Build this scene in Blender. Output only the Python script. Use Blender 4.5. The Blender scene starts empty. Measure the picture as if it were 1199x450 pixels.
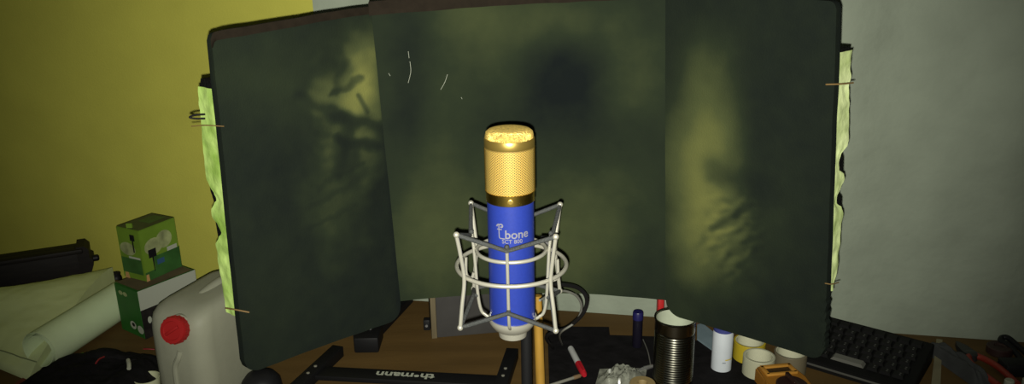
import bpy, bmesh, math, random
from mathutils import Vector as V, Matrix, noise
random.seed(7)
S = bpy.context.scene
C = S.collection
# ------------------------------------------------------------------ camera maths (1199 x 450 photo frame)
F = 950.0; PITCH = math.radians(17.8); ROLL = math.radians(-1.0); CH = 1.55
CX, CY = 599.5, 225.0
RZ = 0.75                                   # height of the table top
def ray(px, py):
    u = (px - CX) / F; v = (CY - py) / F
    X = u*math.cos(ROLL) - v*math.sin(ROLL); Y = u*math.sin(ROLL) + v*math.cos(ROLL)
    return V((X, math.cos(PITCH) + Y*math.sin(PITCH), -math.sin(PITCH) + Y*math.cos(PITCH)))
def onz(px, py, z=RZ):
    d = ray(px, py); t = (z - CH) / d.z
    return V((d.x*t, d.y*t, z))
def aty(px, py, y):
    d = ray(px, py); t = y / d.y
    return V((d.x*t, y, CH + d.z*t))
def proj(P):
    d = V(P) - V((0, 0, CH))
    f = d.y*math.cos(PITCH) - d.z*math.sin(PITCH)
    Y = (d.y*math.sin(PITCH) + d.z*math.cos(PITCH)) / f; X = d.x / f
    u = X*math.cos(ROLL) + Y*math.sin(ROLL); v = -X*math.sin(ROLL) + Y*math.cos(ROLL)
    return CX + u*F, CY - v*F
def clamp(x, a=0.0, b=1.0): return max(a, min(b, x))
def sm(a, b, x):
    t = clamp((x - a) / (b - a)); return t*t*(3 - 2*t)

# ------------------------------------------------------------------ materials
MATS = {}
def mat(name, col, rough=0.6, metal=0.0, var=0.0, scale=30.0, bump=0.0, bscale=None, spec=0.4, trans=0.0, sheen=0.0, col2=None, stretch=None, alpha=1.0):
    if name in MATS: return MATS[name]
    m = bpy.data.materials.new(name); m.use_nodes = True
    nt = m.node_tree; b = nt.nodes['Principled BSDF']
    b.inputs['Base Color'].default_value = (*col, 1)
    b.inputs['Roughness'].default_value = rough
    b.inputs['Metallic'].default_value = metal
    b.inputs['Specular IOR Level'].default_value = spec
    b.inputs['Transmission Weight'].default_value = trans
    b.inputs['Sheen Weight'].default_value = sheen
    b.inputs['Alpha'].default_value = alpha
    if var or bump:
        tc = nt.nodes.new('ShaderNodeTexCoord'); mp = nt.nodes.new('ShaderNodeMapping')
        if stretch: mp.inputs['Scale'].default_value = stretch
        nt.links.new(tc.outputs['Object'], mp.inputs['Vector'])
    if var:
        n = nt.nodes.new('ShaderNodeTexNoise'); n.inputs['Scale'].default_value = scale; n.inputs['Detail'].default_value = 5
        nt.links.new(mp.outputs['Vector'], n.inputs['Vector'])
        r = nt.nodes.new('ShaderNodeValToRGB')
        c2 = col2 if col2 else tuple(c*(1 + var) for c in col)
        c1 = tuple(c*(1 - var) for c in col)
        r.color_ramp.elements[0].position = 0.3; r.color_ramp.elements[1].position = 0.7
        r.color_ramp.elements[0].color = (*c1, 1); r.color_ramp.elements[1].color = (*c2, 1)
        nt.links.new(n.outputs['Fac'], r.inputs['Fac']); nt.links.new(r.outputs['Color'], b.inputs['Base Color'])
    if bump:
        n2 = nt.nodes.new('ShaderNodeTexNoise'); n2.inputs['Scale'].default_value = bscale or scale; n2.inputs['Detail'].default_value = 4
        nt.links.new(mp.outputs['Vector'], n2.inputs['Vector'])
        bp = nt.nodes.new('ShaderNodeBump'); bp.inputs['Strength'].default_value = bump; bp.inputs['Distance'].default_value = 0.01
        nt.links.new(n2.outputs['Fac'], bp.inputs['Height']); nt.links.new(bp.outputs['Normal'], b.inputs['Normal'])
    MATS[name] = m
    return m

def velvet_material():  # dark velvet; the sheen of its brushed nap is painted into base colour
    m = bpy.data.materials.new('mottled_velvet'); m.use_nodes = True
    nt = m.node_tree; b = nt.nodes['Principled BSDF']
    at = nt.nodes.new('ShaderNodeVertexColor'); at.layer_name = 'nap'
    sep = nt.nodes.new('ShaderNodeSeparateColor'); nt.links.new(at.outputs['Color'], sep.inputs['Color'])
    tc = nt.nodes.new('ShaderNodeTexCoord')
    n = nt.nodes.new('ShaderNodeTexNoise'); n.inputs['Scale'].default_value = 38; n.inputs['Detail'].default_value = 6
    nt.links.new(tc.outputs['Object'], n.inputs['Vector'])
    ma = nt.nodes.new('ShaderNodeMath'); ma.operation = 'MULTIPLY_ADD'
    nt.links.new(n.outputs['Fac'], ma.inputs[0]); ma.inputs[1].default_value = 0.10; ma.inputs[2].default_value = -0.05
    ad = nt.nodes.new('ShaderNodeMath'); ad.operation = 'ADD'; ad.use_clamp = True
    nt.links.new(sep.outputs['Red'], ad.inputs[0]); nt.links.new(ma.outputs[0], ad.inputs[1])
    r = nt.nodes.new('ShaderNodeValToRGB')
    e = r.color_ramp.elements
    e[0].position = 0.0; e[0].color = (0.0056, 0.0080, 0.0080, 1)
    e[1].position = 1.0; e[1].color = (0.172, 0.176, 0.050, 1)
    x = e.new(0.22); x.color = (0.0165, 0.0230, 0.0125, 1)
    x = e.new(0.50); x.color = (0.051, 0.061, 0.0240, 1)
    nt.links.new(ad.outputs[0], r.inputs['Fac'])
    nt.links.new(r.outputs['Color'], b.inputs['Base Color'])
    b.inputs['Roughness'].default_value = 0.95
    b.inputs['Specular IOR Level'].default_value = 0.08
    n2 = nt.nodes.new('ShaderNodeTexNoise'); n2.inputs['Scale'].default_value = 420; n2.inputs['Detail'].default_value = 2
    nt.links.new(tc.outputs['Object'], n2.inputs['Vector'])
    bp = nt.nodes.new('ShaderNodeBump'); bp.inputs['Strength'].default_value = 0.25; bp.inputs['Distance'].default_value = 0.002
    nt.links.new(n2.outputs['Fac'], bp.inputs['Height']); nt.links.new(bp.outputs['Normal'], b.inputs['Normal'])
    return m

# ------------------------------------------------------------------ object helpers
def link(o, parent=None):
    C.objects.link(o)
    if parent is not None: o.parent = parent
    return o
def tag(o, label, cat, group=None):
    o['label'] = label; o['category'] = cat
    if group: o['group'] = group
    return o
def thing(name, loc, label, cat, rz=0.0, group=None, rot=None):
    o = bpy.data.objects.new(name, None); o.empty_display_size = 0.02
    link(o); o.location = loc; o.rotation_euler = rot if rot else (0, 0, rz)
    return tag(o, label, cat, group)
def obj(name, bm, m, parent=None, smooth=35, loc=None, label=None):
    bmesh.ops.recalc_face_normals(bm, faces=bm.faces)
    me = bpy.data.meshes.new(name); bm.to_mesh(me); bm.free()
    if smooth:
        me.shade_smooth()
        me.set_sharp_from_angle(angle=math.radians(smooth))
    o = bpy.data.objects.new(name, me); me.materials.append(m)
    link(o, parent)
    if loc is not None: o.location = loc
    if label: o['label'] = label
    return o
def struct(name, bm, m):
    o = obj(name, bm, m, smooth=0); o['kind'] = 'structure'; return o

def box(bm, c, s, M=None, bev=0.0):
    ret = bmesh.ops.create_cube(bm, size=1.0)
    vs = ret['verts']
    bmesh.ops.scale(bm, vec=V(s), verts=vs); 
    if bev:
        es = list({e for v in vs for e in v.link_edges})
        r = bmesh.ops.bevel(bm, geom=es, offset=bev, segments=2, affect='EDGES', profile=0.5)
        vs = [v for v in r['verts']]
        vs = list({v for f in r['faces'] for v in f.verts} | set(vs))
        # gather all verts of this island
        seen = set(vs); st = list(vs)
        while st:
            v = st.pop()
            for e in v.link_edges:
                w = e.other_vert(v)
                if w not in seen: seen.add(w); st.append(w)
        vs = list(seen)
    bmesh.ops.translate(bm, vec=V(c), verts=vs)
    if M is not None: bmesh.ops.transform(bm, matrix=M, verts=vs)
    return vs
def lathe(bm, prof, n=48, M=None, close_top=True, close_bot=True):
    rings = []
    for r, z in prof:
        if r <= 1e-6: rings.append([bm.verts.new((0, 0, z))])
        else: rings.append([bm.verts.new((r*math.cos(2*math.pi*k/n), r*math.sin(2*math.pi*k/n), z)) for k in range(n)])
    for a, b in zip(rings, rings[1:]):
        for k in range(n):
            k2 = (k + 1) % n
            if len(a) == 1 and len(b) == 1: continue
            if len(a) == 1: bm.faces.new((a[0], b[k2], b[k]))
            elif len(b) == 1: bm.faces.new((a[k], a[k2], b[0]))
            else: bm.faces.new((a[k], a[k2], b[k2], b[k]))
    if close_bot and len(rings[0]) > 1: bm.faces.new(list(reversed(rings[0])))
    if close_top and len(rings[-1]) > 1: bm.faces.new(rings[-1])
    vs = [v for r in rings for v in r]
    if M is not None: bmesh.ops.transform(bm, matrix=M, verts=vs)
    return vs
def tube(bm, pts, r, n=10, closed=False):
    pts = [V(p) for p in pts]; m = len(pts)
    rr = r if isinstance(r, (list, tuple)) else [r]*m
    tang = []
    for i in range(m):
        a = pts[(i - 1) % m] if (closed or i > 0) else pts[i]
        b = pts[(i + 1) % m] if (closed or i < m - 1) else pts[i]
        tang.append((b - a).normalized())
    t0 = tang[0]; up = V((0, 0, 1)) if abs(t0.z) < 0.9 else V((1, 0, 0))
    nrm = (up - t0*up.dot(t0)).normalized()
    rings = []
    for i in range(m):
        t = tang[i]
        nrm = (nrm - t*nrm.dot(t))
        nrm = nrm.normalized() if nrm.length > 1e-6 else t.orthogonal().normalized()
        bn = t.cross(nrm)
        rings.append([bm.verts.new(pts[i] + (nrm*math.cos(2*math.pi*k/n) + bn*math.sin(2*math.pi*k/n))*rr[i]) for k in range(n)])
    for i in range(m if closed else m - 1):
        a = rings[i]; b = rings[(i + 1) % m]
        for k in range(n):
            bm.faces.new((a[k], a[(k + 1) % n], b[(k + 1) % n], b[k]))
    if not closed:
        bm.faces.new(list(reversed(rings[0]))); bm.faces.new(rings[-1])
def spline(pts, k=8, closed=False):
    pts = [V(p) for p in pts]; n = len(pts); out = []
    rng = range(n) if closed else range(n - 1)
    for i in rng:
        p1 = pts[i]; p2 = pts[(i + 1) % n]
        p0 = pts[(i - 1) % n] if (closed or i > 0) else p1*2 - p2
        p3 = pts[(i + 2) % n] if (closed or i + 2 < n) else p2*2 - p1
        for j in range(k):
            t = j / k
            out.append(0.5*((2*p1) + (p2 - p0)*t + (2*p0 - 5*p1 + 4*p2 - p3)*t*t + (3*p1 - p0 - 3*p2 + p3)*t**3))
    if not closed: out.append(pts[-1])
    return out
def prism(bm, poly, z0, z1, M=None):
    a = [bm.verts.new((p[0], p[1], z0)) for p in poly]; b = [bm.verts.new((p[0], p[1], z1)) for p in poly]
    bm.faces.new(list(reversed(a))); bm.faces.new(b)
    n = len(poly)
    for i in range(n): bm.faces.new((a[i], a[(i + 1) % n], b[(i + 1) % n], b[i]))
    if M is not None: bmesh.ops.transform(bm, matrix=M, verts=a + b)
    return a + b
def grid_solid(bm, P, off):
    """P[i][j] front points; off = vector (or function of i,j) to the back"""
    nx, nz = len(P), len(P[0])
    fo = off if callable(off) else (lambda i, j: off)
    A = [[bm.verts.new(P[i][j]) for j in range(nz)] for i in range(nx)]
    B = [[bm.verts.new(V(P[i][j]) + fo(i, j)) for j in range(nz)] for i in range(nx)]
    for i in range(nx - 1):
        for j in range(nz - 1):
            bm.faces.new((A[i][j], A[i+1][j], A[i+1][j+1], A[i][j+1]))
            bm.faces.new((B[i][j+1], B[i+1][j+1], B[i+1][j], B[i][j]))
    for i in range(nx - 1):
        bm.faces.new((A[i][0], B[i][0], B[i+1][0], A[i+1][0])); bm.faces.new((A[i+1][-1], B[i+1][-1], B[i][-1], A[i][-1]))
    for j in range(nz - 1):
        bm.faces.new((A[0][j+1], B[0][j+1], B[0][j], A[0][j])); bm.faces.new((A[-1][j], B[-1][j], B[-1][j+1], A[-1][j+1]))
    return A, B
def text_bm(txt, size, depth=0.0006, bold=0.0, sx=1.0, shear=0.0):
    cu = bpy.data.curves.new('lettering', 'FONT'); cu.body = txt; cu.size = size; cu.extrude = depth/2
    cu.offset = bold; cu.align_x = 'CENTER'; cu.align_y = 'CENTER'; cu.shear = shear; cu.resolution_u = 4
    o = bpy.data.objects.new('lettering', cu); C.objects.link(o)
    bpy.context.view_layer.update()
    me = bpy.data.meshes.new_from_object(o.evaluated_get(bpy.context.evaluated_depsgraph_get()))
    bm = bmesh.new(); bm.from_mesh(me)
    bpy.data.objects.remove(o); bpy.data.curves.remove(cu); bpy.data.meshes.remove(me)
    for v in bm.verts: v.co.x *= sx
    return bm
def rotm(a, b):
    """matrix sending +z to direction a->b placed at a"""
    d = (V(b) - V(a)).normalized()
    return Matrix.Translation(V(a)) @ d.to_track_quat('Z', 'Y').to_matrix().to_4x4()
def NB(): return bmesh.new()

# ------------------------------------------------------------------ palette
M_wall = mat('yellow_paint', (0.47, 0.455, 0.080), 0.9, var=0.05, scale=9, bump=0.08, bscale=260, spec=0.1)
M_plain = mat('pale_plaster', (0.55, 0.54, 0.46), 0.9, var=0.04, scale=6)
M_floor = mat('grey_floor', (0.16, 0.13, 0.10), 0.7, var=0.2, scale=5)
M_curtain = mat('pale_curtain', (0.264, 0.300, 0.236), 0.9, var=0.09, scale=9, bump=0.8, bscale=12, spec=0.1)
M_desk = mat('brown_table', (0.094, 0.056, 0.018), 0.6, var=0.14, scale=9, bump=0.05, bscale=60, spec=0.15, stretch=(0.6, 3.0, 1))
M_velvet = velvet_material()
M_bind = mat('brown_binding', (0.013, 0.0095, 0.006), 0.85, var=0.2, scale=60, spec=0.1)
M_foam = mat('black_foam', (0.006, 0.006, 0.006), 1.0, bump=0.5, bscale=300, spec=0.05)
M_lime = mat('lime_fabric', (0.33, 0.55, 0.09), 0.8, var=0.30, scale=26, bump=0.25, bscale=45, spec=0.15, col2=(0.52, 0.70, 0.22))
M_limepale = mat('pale_lime_fabric', (0.46, 0.60, 0.20), 0.8, var=0.28, scale=26, bump=0.25, bscale=45, spec=0.15, col2=(0.72, 0.82, 0.42))
M_wire = mat('rusty_wire', (0.16, 0.10, 0.035), 0.6)
M_gold = mat('gold_plating', (0.60, 0.40, 0.08), 0.26, metal=1.0, spec=0.6)
M_goldmesh = mat('gold_mesh', (1.0, 0.68, 0.17), 0.27, metal=0.65, spec=0.6)
M_goldcap = mat('gold_cap_gauze', (0.95, 0.66, 0.17), 0.34, metal=0.6, var=0.35, scale=420, bump=0.7, bscale=700)
M_golddark = mat('dark_gold_band', (0.30, 0.21, 0.05), 0.35, metal=0.8)
M_goldcore = mat('gold_inner_gauze', (0.05, 0.028, 0.004), 0.6, metal=0.3, var=0.3, scale=300)
M_blue = mat('blue_lacquer', (0.011, 0.023, 0.165), 0.38, var=0.06, scale=500, bump=0.03, bscale=900, spec=0.35)
M_silver = mat('satin_nickel', (0.34, 0.33, 0.275), 0.34, metal=0.5, spec=0.5)
M_ink = mat('silver_print', (0.125, 0.125, 0.15), 0.5)
M_cord = mat('grey_elastic', (0.022, 0.024, 0.023), 0.75, bump=0.3, bscale=500)
M_black = mat('black_plastic', (0.008, 0.008, 0.009), 0.5, spec=0.25)
M_blackmatt = mat('black_cloth', (0.007, 0.0065, 0.007), 0.9, var=0.4, scale=30, bump=0.4, bscale=40, spec=0.1)
M_steelblack = mat('black_powder_coat', (0.0055, 0.0055, 0.006), 0.55, spec=0.2)
M_white = mat('white_print', (0.34, 0.36, 0.29), 0.7)
M_dowel = mat('ochre_wood', (0.33, 0.185, 0.03), 0.6, var=0.14, scale=20, stretch=(4, 4, 0.5), spec=0.2)

# ------------------------------------------------------------------ room
e1 = V((0.9815, -0.1914, 0)); e2 = V((0.1914, 0.9815, 0))
WO = V((0, 1.735, 0))
def wallpt(s, off=0.0, z=0.0): return WO + e1*s + e2*off + V((0, 0, z))
def quadbox(bm, pts, up):
    a = [bm.verts.new(p) for p in pts]; b = [bm.verts.new(V(p) + up) for p in pts]
    bm.faces.new(list(reversed(a))); bm.faces.new(b)
    for i in range(4): bm.faces.new((a[i], a[(i+1) % 4], b[(i+1) % 4], b[i]))
bm = NB(); quadbox(bm, [wallpt(-2.3), wallpt(2.3), wallpt(2.3, 0.1), wallpt(-2.3, 0.1)], V((0, 0, 2.6))); struct('wall_back', bm, M_wall)
bm = NB(); quadbox(bm, [wallpt(-2.4, -2.6), wallpt(-2.3, -2.6), wallpt(-2.3, 0.1), wallpt(-2.4, 0.1)], V((0, 0, 2.6))); struct('wall_left', bm, M_wall)
bm = NB(); quadbox(bm, [wallpt(2.3, -2.6), wallpt(2.4, -2.6), wallpt(2.4, 0.1), wallpt(2.3, 0.1)], V((0, 0, 2.6))); struct('wall_right', bm, M_plain)
bm = NB(); quadbox(bm, [wallpt(-2.4, -2.6, -0.05), wallpt(2.4, -2.6, -0.05), wallpt(2.4, 0.1, -0.05), wallpt(-2.4, 0.1, -0.05)], V((0, 0, 0.05))); struct('floor', bm, M_floor)
bm = NB(); quadbox(bm, [wallpt(-2.4, -2.6, 2.6), wallpt(2.4, -2.6, 2.6), wallpt(2.4, 0.1, 2.6), wallpt(-2.4, 0.1, 2.6)], V((0, 0, 0.05))); struct('ceiling', bm, M_plain)

# curtain: hangs in front of the wall, its lower edge behind the table
CO = V((0, 1.668, 0))
def curtain():
    s0 = -0.415; s1 = 1.75; nx, nz = 220, 70
    P = []
    for i in range(nx):
        s = s0 + (s1 - s0)*i/(nx - 1); col = []
        for j in range(nz):
            z = 0.62 + (2.56 - 0.62)*j/(nz - 1)
            w = 0.35 + 0.65*sm(0.65, 1.5, z)
            d = 0.009*math.sin(s*17 + 0.6*math.sin(z*1.7)) + 0.013*math.sin(s*9.3 + 1.1) + 0.003*math.sin(s*41 + z*2)
            d += 0.007*noise.noise(V((s*5, z*2.2, 3.1))) + 0.0060*noise.noise(V((s*12, z*12, 7.7)))*sm(0.9, 1.6, z)
            col.append(CO + e1*s + e2*(d*w) + V((0, 0, z)))
        P.append(col)
    bm = NB(); grid_solid(bm, P, e2*0.003)
    o = obj('curtain', bm, M_curtain, smooth=80)
    tag(o, 'pale grey-white curtain hanging behind the right half of the table', 'curtain')
curtain()

# ------------------------------------------------------------------ table
def table():
    t = thing('table', (0, 0, 0), 'long brown wooden table that everything stands on', 'table')
    bm = NB()
    pts = [CO + e1*(-1.62) - e2*0.02, CO + e1*1.75 - e2*0.02, CO + e1*1.75 - e2*0.98, CO + e1*(-1.62) - e2*0.98]
    quadbox(bm, [p + V((0, 0, RZ - 0.03)) for p in pts], V((0, 0, 0.03)))
    obj('tabletop', bm, M_desk, t, smooth=0)
    for s, o_ in ((-1.55, 0.1), (1.68, 0.1), (-1.55, 0.9), (1.68, 0.9)):
        bm = NB(); c = CO + e1*s - e2*o_
        box(bm, (c.x, c.y, (RZ - 0.03)/2), (0.06, 0.06, RZ - 0.03)); obj('leg', bm, M_desk, t, smooth=0)
table()

# ------------------------------------------------------------------ the shield
YO, YS = 1.02, 1.22
def nap_sheen_add(lst, x, y, val, seed, amp=0.45):  # adds soft patches of painted sheen where the pile is brushed
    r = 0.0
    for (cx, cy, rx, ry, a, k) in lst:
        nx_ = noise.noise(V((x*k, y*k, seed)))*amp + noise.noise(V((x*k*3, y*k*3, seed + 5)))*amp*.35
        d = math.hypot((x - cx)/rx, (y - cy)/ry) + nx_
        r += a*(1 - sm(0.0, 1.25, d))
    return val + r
def line_d(x, y, a, b):
    dx, dy = b[0]-a[0], b[1]-a[1]; t = clamp(((x-a[0])*dx + (y-a[1])*dy)/(dx*dx + dy*dy))
    return math.hypot(x - a[0] - t*dx, y - a[1] - t*dy)
def nap_sheen_left(x, y):
    v = nap_sheen_add([(300, 90, 110, 90, .15, .012), (430, 95, 30, 75, .62, .02), (398, 118, 46, 62, .40, .03),
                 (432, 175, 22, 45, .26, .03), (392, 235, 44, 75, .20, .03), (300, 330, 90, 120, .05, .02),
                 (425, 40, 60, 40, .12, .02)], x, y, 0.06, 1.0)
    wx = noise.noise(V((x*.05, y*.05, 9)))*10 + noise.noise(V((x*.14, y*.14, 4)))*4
    k = 1.0  # dark streaks of the creases, painted into the same colour
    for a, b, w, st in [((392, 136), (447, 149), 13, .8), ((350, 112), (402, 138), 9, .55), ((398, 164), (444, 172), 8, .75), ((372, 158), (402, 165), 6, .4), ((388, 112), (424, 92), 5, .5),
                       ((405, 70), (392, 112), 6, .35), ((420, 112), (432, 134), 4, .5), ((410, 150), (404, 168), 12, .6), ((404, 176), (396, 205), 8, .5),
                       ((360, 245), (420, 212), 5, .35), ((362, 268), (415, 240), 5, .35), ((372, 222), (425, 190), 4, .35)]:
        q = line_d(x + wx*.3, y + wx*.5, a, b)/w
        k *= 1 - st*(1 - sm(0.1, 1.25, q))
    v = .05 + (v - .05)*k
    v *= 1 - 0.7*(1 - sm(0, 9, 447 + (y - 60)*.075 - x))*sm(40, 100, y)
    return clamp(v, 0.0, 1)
def nap_sheen_mid(x, y):
    v = nap_sheen_add([(550, 55, 90, 90, .13, .012), (600, 15, 130, 45, .10, .012), (745, 90, 55, 80, .13, .015), (665, 102, 70, 62, -.20, .012),
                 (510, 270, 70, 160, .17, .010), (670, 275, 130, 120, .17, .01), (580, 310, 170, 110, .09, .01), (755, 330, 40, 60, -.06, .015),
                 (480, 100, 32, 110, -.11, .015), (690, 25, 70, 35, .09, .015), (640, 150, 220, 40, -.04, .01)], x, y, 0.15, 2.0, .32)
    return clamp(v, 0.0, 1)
def nap_sheen_right(x, y):
    v = nap_sheen_add([(818, 210, 62, 165, .46, .012), (840, 150, 42, 95, .22, .015), (798, 240, 34, 150, .17, .012),
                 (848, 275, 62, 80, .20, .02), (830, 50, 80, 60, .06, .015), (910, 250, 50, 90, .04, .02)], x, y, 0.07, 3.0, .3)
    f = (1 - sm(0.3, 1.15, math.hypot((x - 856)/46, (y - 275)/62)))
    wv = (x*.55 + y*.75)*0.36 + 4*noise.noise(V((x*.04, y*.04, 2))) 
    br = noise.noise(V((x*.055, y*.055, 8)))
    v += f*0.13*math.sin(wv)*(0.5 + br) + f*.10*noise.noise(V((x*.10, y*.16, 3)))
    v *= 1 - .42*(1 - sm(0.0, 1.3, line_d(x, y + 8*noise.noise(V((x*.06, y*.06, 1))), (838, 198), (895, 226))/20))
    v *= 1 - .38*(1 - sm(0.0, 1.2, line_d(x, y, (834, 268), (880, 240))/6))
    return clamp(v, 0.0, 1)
def shield():
    root = thing('sound_shield', (0.02, 1.25, RZ + 0.2), 'large three-panel shield of mottled black and olive fabric standing behind the microphone', 'acoustic shield')
    O = V(root.location)
    TL = aty(247, 40, YO); BL = aty(289, 435, YO); T1 = aty(434, 9, YS); B1 = aty(471, 356, YS)
    T2 = aty(779, -14, YS); B2 = aty(779, 355, YS); TR = aty(980, 2, YO); BR = aty(965, 411, YO)
    def panel(name, TLp, BLp, TRp, BRp, fn, outer, bulge, nx, nz, R=0.022, jag=False, RS=0.0):
        width = (TRp - TLp).length; P = []
        for i in range(nx):
            u = i/(nx - 1); col = []
            t = TLp.lerp(TRp, u); b = BLp.lerp(BRp, u)
            du = (u if outer == 'l' else 1 - u)*width if outer else 9
            inset = R - math.sqrt(max(0, R*R - (R - du)**2)) if du < R else 0
            h = (t - b).length
            ds = width - du
            RT = 0.009; it = RT - math.sqrt(max(0, RT*RT - (RT - du)**2)) if du < RT else 0
            ib = RS - math.sqrt(max(0, RS*RS - (RS - ds)**2)) if (RS and ds < RS) else inset
            for j in range(nz):
                w = j/(nz - 1)
                w2 = (ib + w*(h - it - ib))/h
                p = b.lerp(t, w2)
                p = p + V((0, 1, 0))*(bulge*(1 - (2*u - 1)**2))
                p = p + V((0, 1, 0))*(0.0035*noise.noise(p*7) + 0.0012*noise.noise(p*30))
                if jag and i > nx - 4 and p.z < 1.06:
                    p = p + V((1, 0, 0))*(0.004*noise.noise(V((0, 0, p.z*130))))
                col.append(p - O)
            P.append(col)
        n = (TRp - TLp).cross(BLp - TLp).normalized()
        if n.y < 0: n = -n
        bm = NB(); A, B = grid_solid(bm, P, n*0.012)
        bm.verts.index_update()
        vals = {}
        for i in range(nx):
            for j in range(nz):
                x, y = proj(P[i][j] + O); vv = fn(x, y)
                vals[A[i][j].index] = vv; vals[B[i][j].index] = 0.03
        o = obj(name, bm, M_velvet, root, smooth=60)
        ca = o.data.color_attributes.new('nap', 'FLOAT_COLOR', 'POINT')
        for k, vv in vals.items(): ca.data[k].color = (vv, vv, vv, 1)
        return n
    nl = panel('side_panel', TL, aty(288, 440, YO), T1, aty(471, 373, YS), nap_sheen_left, 'l', 0.004, 110, 200, RS=0.026)
    EXT = V((.012, -.008, 0)); EXR = V((-.012, -.008, 0))
    panel('centre_panel', T1 - EXT, B1 - EXT, T2 - EXR, B2 - EXR, nap_sheen_mid, None, 0.032, 130, 130, jag=False)
    nr = panel('side_panel', T2, aty(779, 368, YS), TR, aty(965, 424, YO), nap_sheen_right, 'r', 0.004, 110, 200, jag=True, RS=0.03)
    # top binding: folded over the upper edge of the left and centre panels
    def binding(a, b, h, bulge, r0, up=0.0025, ta=0.017):
        P = []; n = 90
        for i in range(n):
            u = i/(n - 1); p = a.lerp(b, u) + V((0, 1, 0))*(bulge*(1 - (2*u - 1)**2)) - O
            dz = 0.0
            if r0 and u*(b - a).length < 0.008: dz = -0.008 + math.sqrt(max(0, 0.008**2 - (0.008 - u*(b - a).length)**2))
            w = 0.0012*noise.noise(p*25)
            P.append([p + V((0, -0.004, -h + w + dz)), p + V((0, -0.0045, -h*0.4 + dz)), p + V((0, -0.003, up + w + dz))])
        bm = NB(); grid_solid(bm, P, V((0, ta, 0))); obj('top_binding', bm, M_bind, root, smooth=60, label='dark brown top edge binding')
    binding(TL, T1, 0.0085, 0.004, True); binding(T1 + V((-.002, -.002, .003)), T2, 0.014, 0.032, False, up=0.006)
    # foam and lime lining behind each outer edge
    def edge(top, bot, n, prof, m, side):
        # prof: list of (photo row, lime width, foam overhang)
        d = V((n.x, n.y, 0)).normalized()
        t = (V((1, 0, 0)) if side == 'r' else V((-1, 0, 0)))
        tin = -(V((d.y, -d.x, 0)) if (V((d.y, -d.x, 0)).dot(t) > 0) else -V((d.y, -d.x, 0)))
        def at_row(py):
            # point on the outer edge whose photo row is py
            lo, hi = 0.0, 1.0
            for _ in range(40):
                k = (lo + hi)/2
                if proj(top.lerp(bot, k))[1] < py: lo = k
                else: hi = k
            return top.lerp(bot, lo)
        n_ = 90; Pl, Pf = [], []
        r0, r1 = prof[0][0], prof[-1][0]
        for i in range(n_):
            row = r0 + (r1 - r0)*i/(n_ - 1)
            for (ra, wa, fa), (rb, wb, fb) in zip(prof, prof[1:]):
                if ra <= row <= rb + 1e-6:
                    k = sm(ra, rb, row); w = wa + (wb - wa)*k; f = fa + (fb - fa)*k; break
            p = at_row(row) + d*0.0125 + tin*0.002 - O
            rip = 0.0015*noise.noise(V((row*.09, 0, 2)))
            Pl.append([p + d*(w*q/6) - tin*(rip + 0.003*math.sin(q*1.05)*noise.noise(V((row*.05, q*.3, 5)))) for q in range(7)])
            Pf.append([p + tin*0.004, p + tin*0.004 + d*(w + f)*.5, p + tin*0.004 + d*(w + f)])
        skip = 3 if side == 'l' else 1
        bm = NB(); grid_solid(bm, Pf, tin*0.16); obj('foam_backing', bm, M_foam, root, smooth=60, label='black wavy foam backing')
        bm = NB(); grid_solid(bm, Pl[skip:], tin*0.0012); obj('lining_strip', bm, m, root, smooth=70, label='lime green fabric lining at the outer edge')
    PL = [(97, 19, -.5), (103, 19, .5), (104.5, 20, 1), (140, 20.5, .5), (180, 22, 0), (205, 22.5, 0), (218, 22.5, .5), (226, 18.5, 4), (233, 14, 8.5), (240, 11.5, 9), (247, 16, 3), (255, 20.5, 0), (264, 20, .5), (271, 14, 6), (279, 9.5, 10), (287, 15, 4), (297, 19.5, .5), (312, 19, 0), (345, 17, 0), (376, 15.5, 0)]
    PR = [(60, 17, 1), (86, 15.5, 0), (96, 16.5, 0), (110, 15, 2), (121, 15.5, 0), (157, 17, 0), (172, 17.5, 0), (179, 16, 0), (185, 8, 4), (196, 6, 9), (204, 7, 8), (211, 13, 2), (218, 14.5, 0), (227, 9, 1), (235, 5, 6), (243, 5, 10), (251, 12, 3), (258, 14, 0), (279, 12, 0), (319, 10, .5), (346, 5, 0)]
    edge(TL, BL, nl, [(a, w*.00185, f*.00185) for a, w, f in PL], M_lime, 'l')
    edge(TR, BR, nr, [(a, w*.0021, f*.0021) for a, w, f in PR], M_limepale, 'r')
    # bits of tying wire and a bent black clip
    def wire(pts, r=0.0011, m=M_wire, nm='tie_wire'):
        bm = NB(); tube(bm, spline([p - O for p in pts], 6), r, 8); obj(nm, bm, m, root)
    wire([aty(224, 148, 1.03), aty(240, 147, 1.02), aty(262, 148, 1.011)], 0.0007)
    wire([aty(264, 361, 1.025), aty(276, 363, 1.01), aty(292, 366, 1.008)])
    wire([aty(967, 99, 1.008), aty(984, 98.5, 1.012), aty(999, 97, 1.03)])
    wire([aty(966, 332, 1.008), aty(974, 333, 1.01), aty(982, 331, 1.025)], 0.0008)
    wire([aty(240, 134, 1.03), aty(228, 135, 1.03), aty(222, 137.5, 1.03), aty(229, 139, 1.03), aty(240, 139, 1.03)], 0.0013, M_black, 'clip')
    # stray fibres caught on the centre panel
    for pts in ([(478, 60), (479, 68)], [(480, 72), (481, 84), (478, 97)], [(524, 87), (521, 96), (516, 105)], [(540, 114), (541, 116)], [(455, 86), (457, 89)]):
        q = [aty(x, y, 1.2295 - abs(x - 540)*0.00006 if x > 500 else 1.2190) - O for x, y in pts]
        bm = NB(); tube(bm, spline(q, 5), 0.00032, 6); obj('stray_fibre', bm, M_white, root, label='tiny white stray fibre')
shield()

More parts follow.
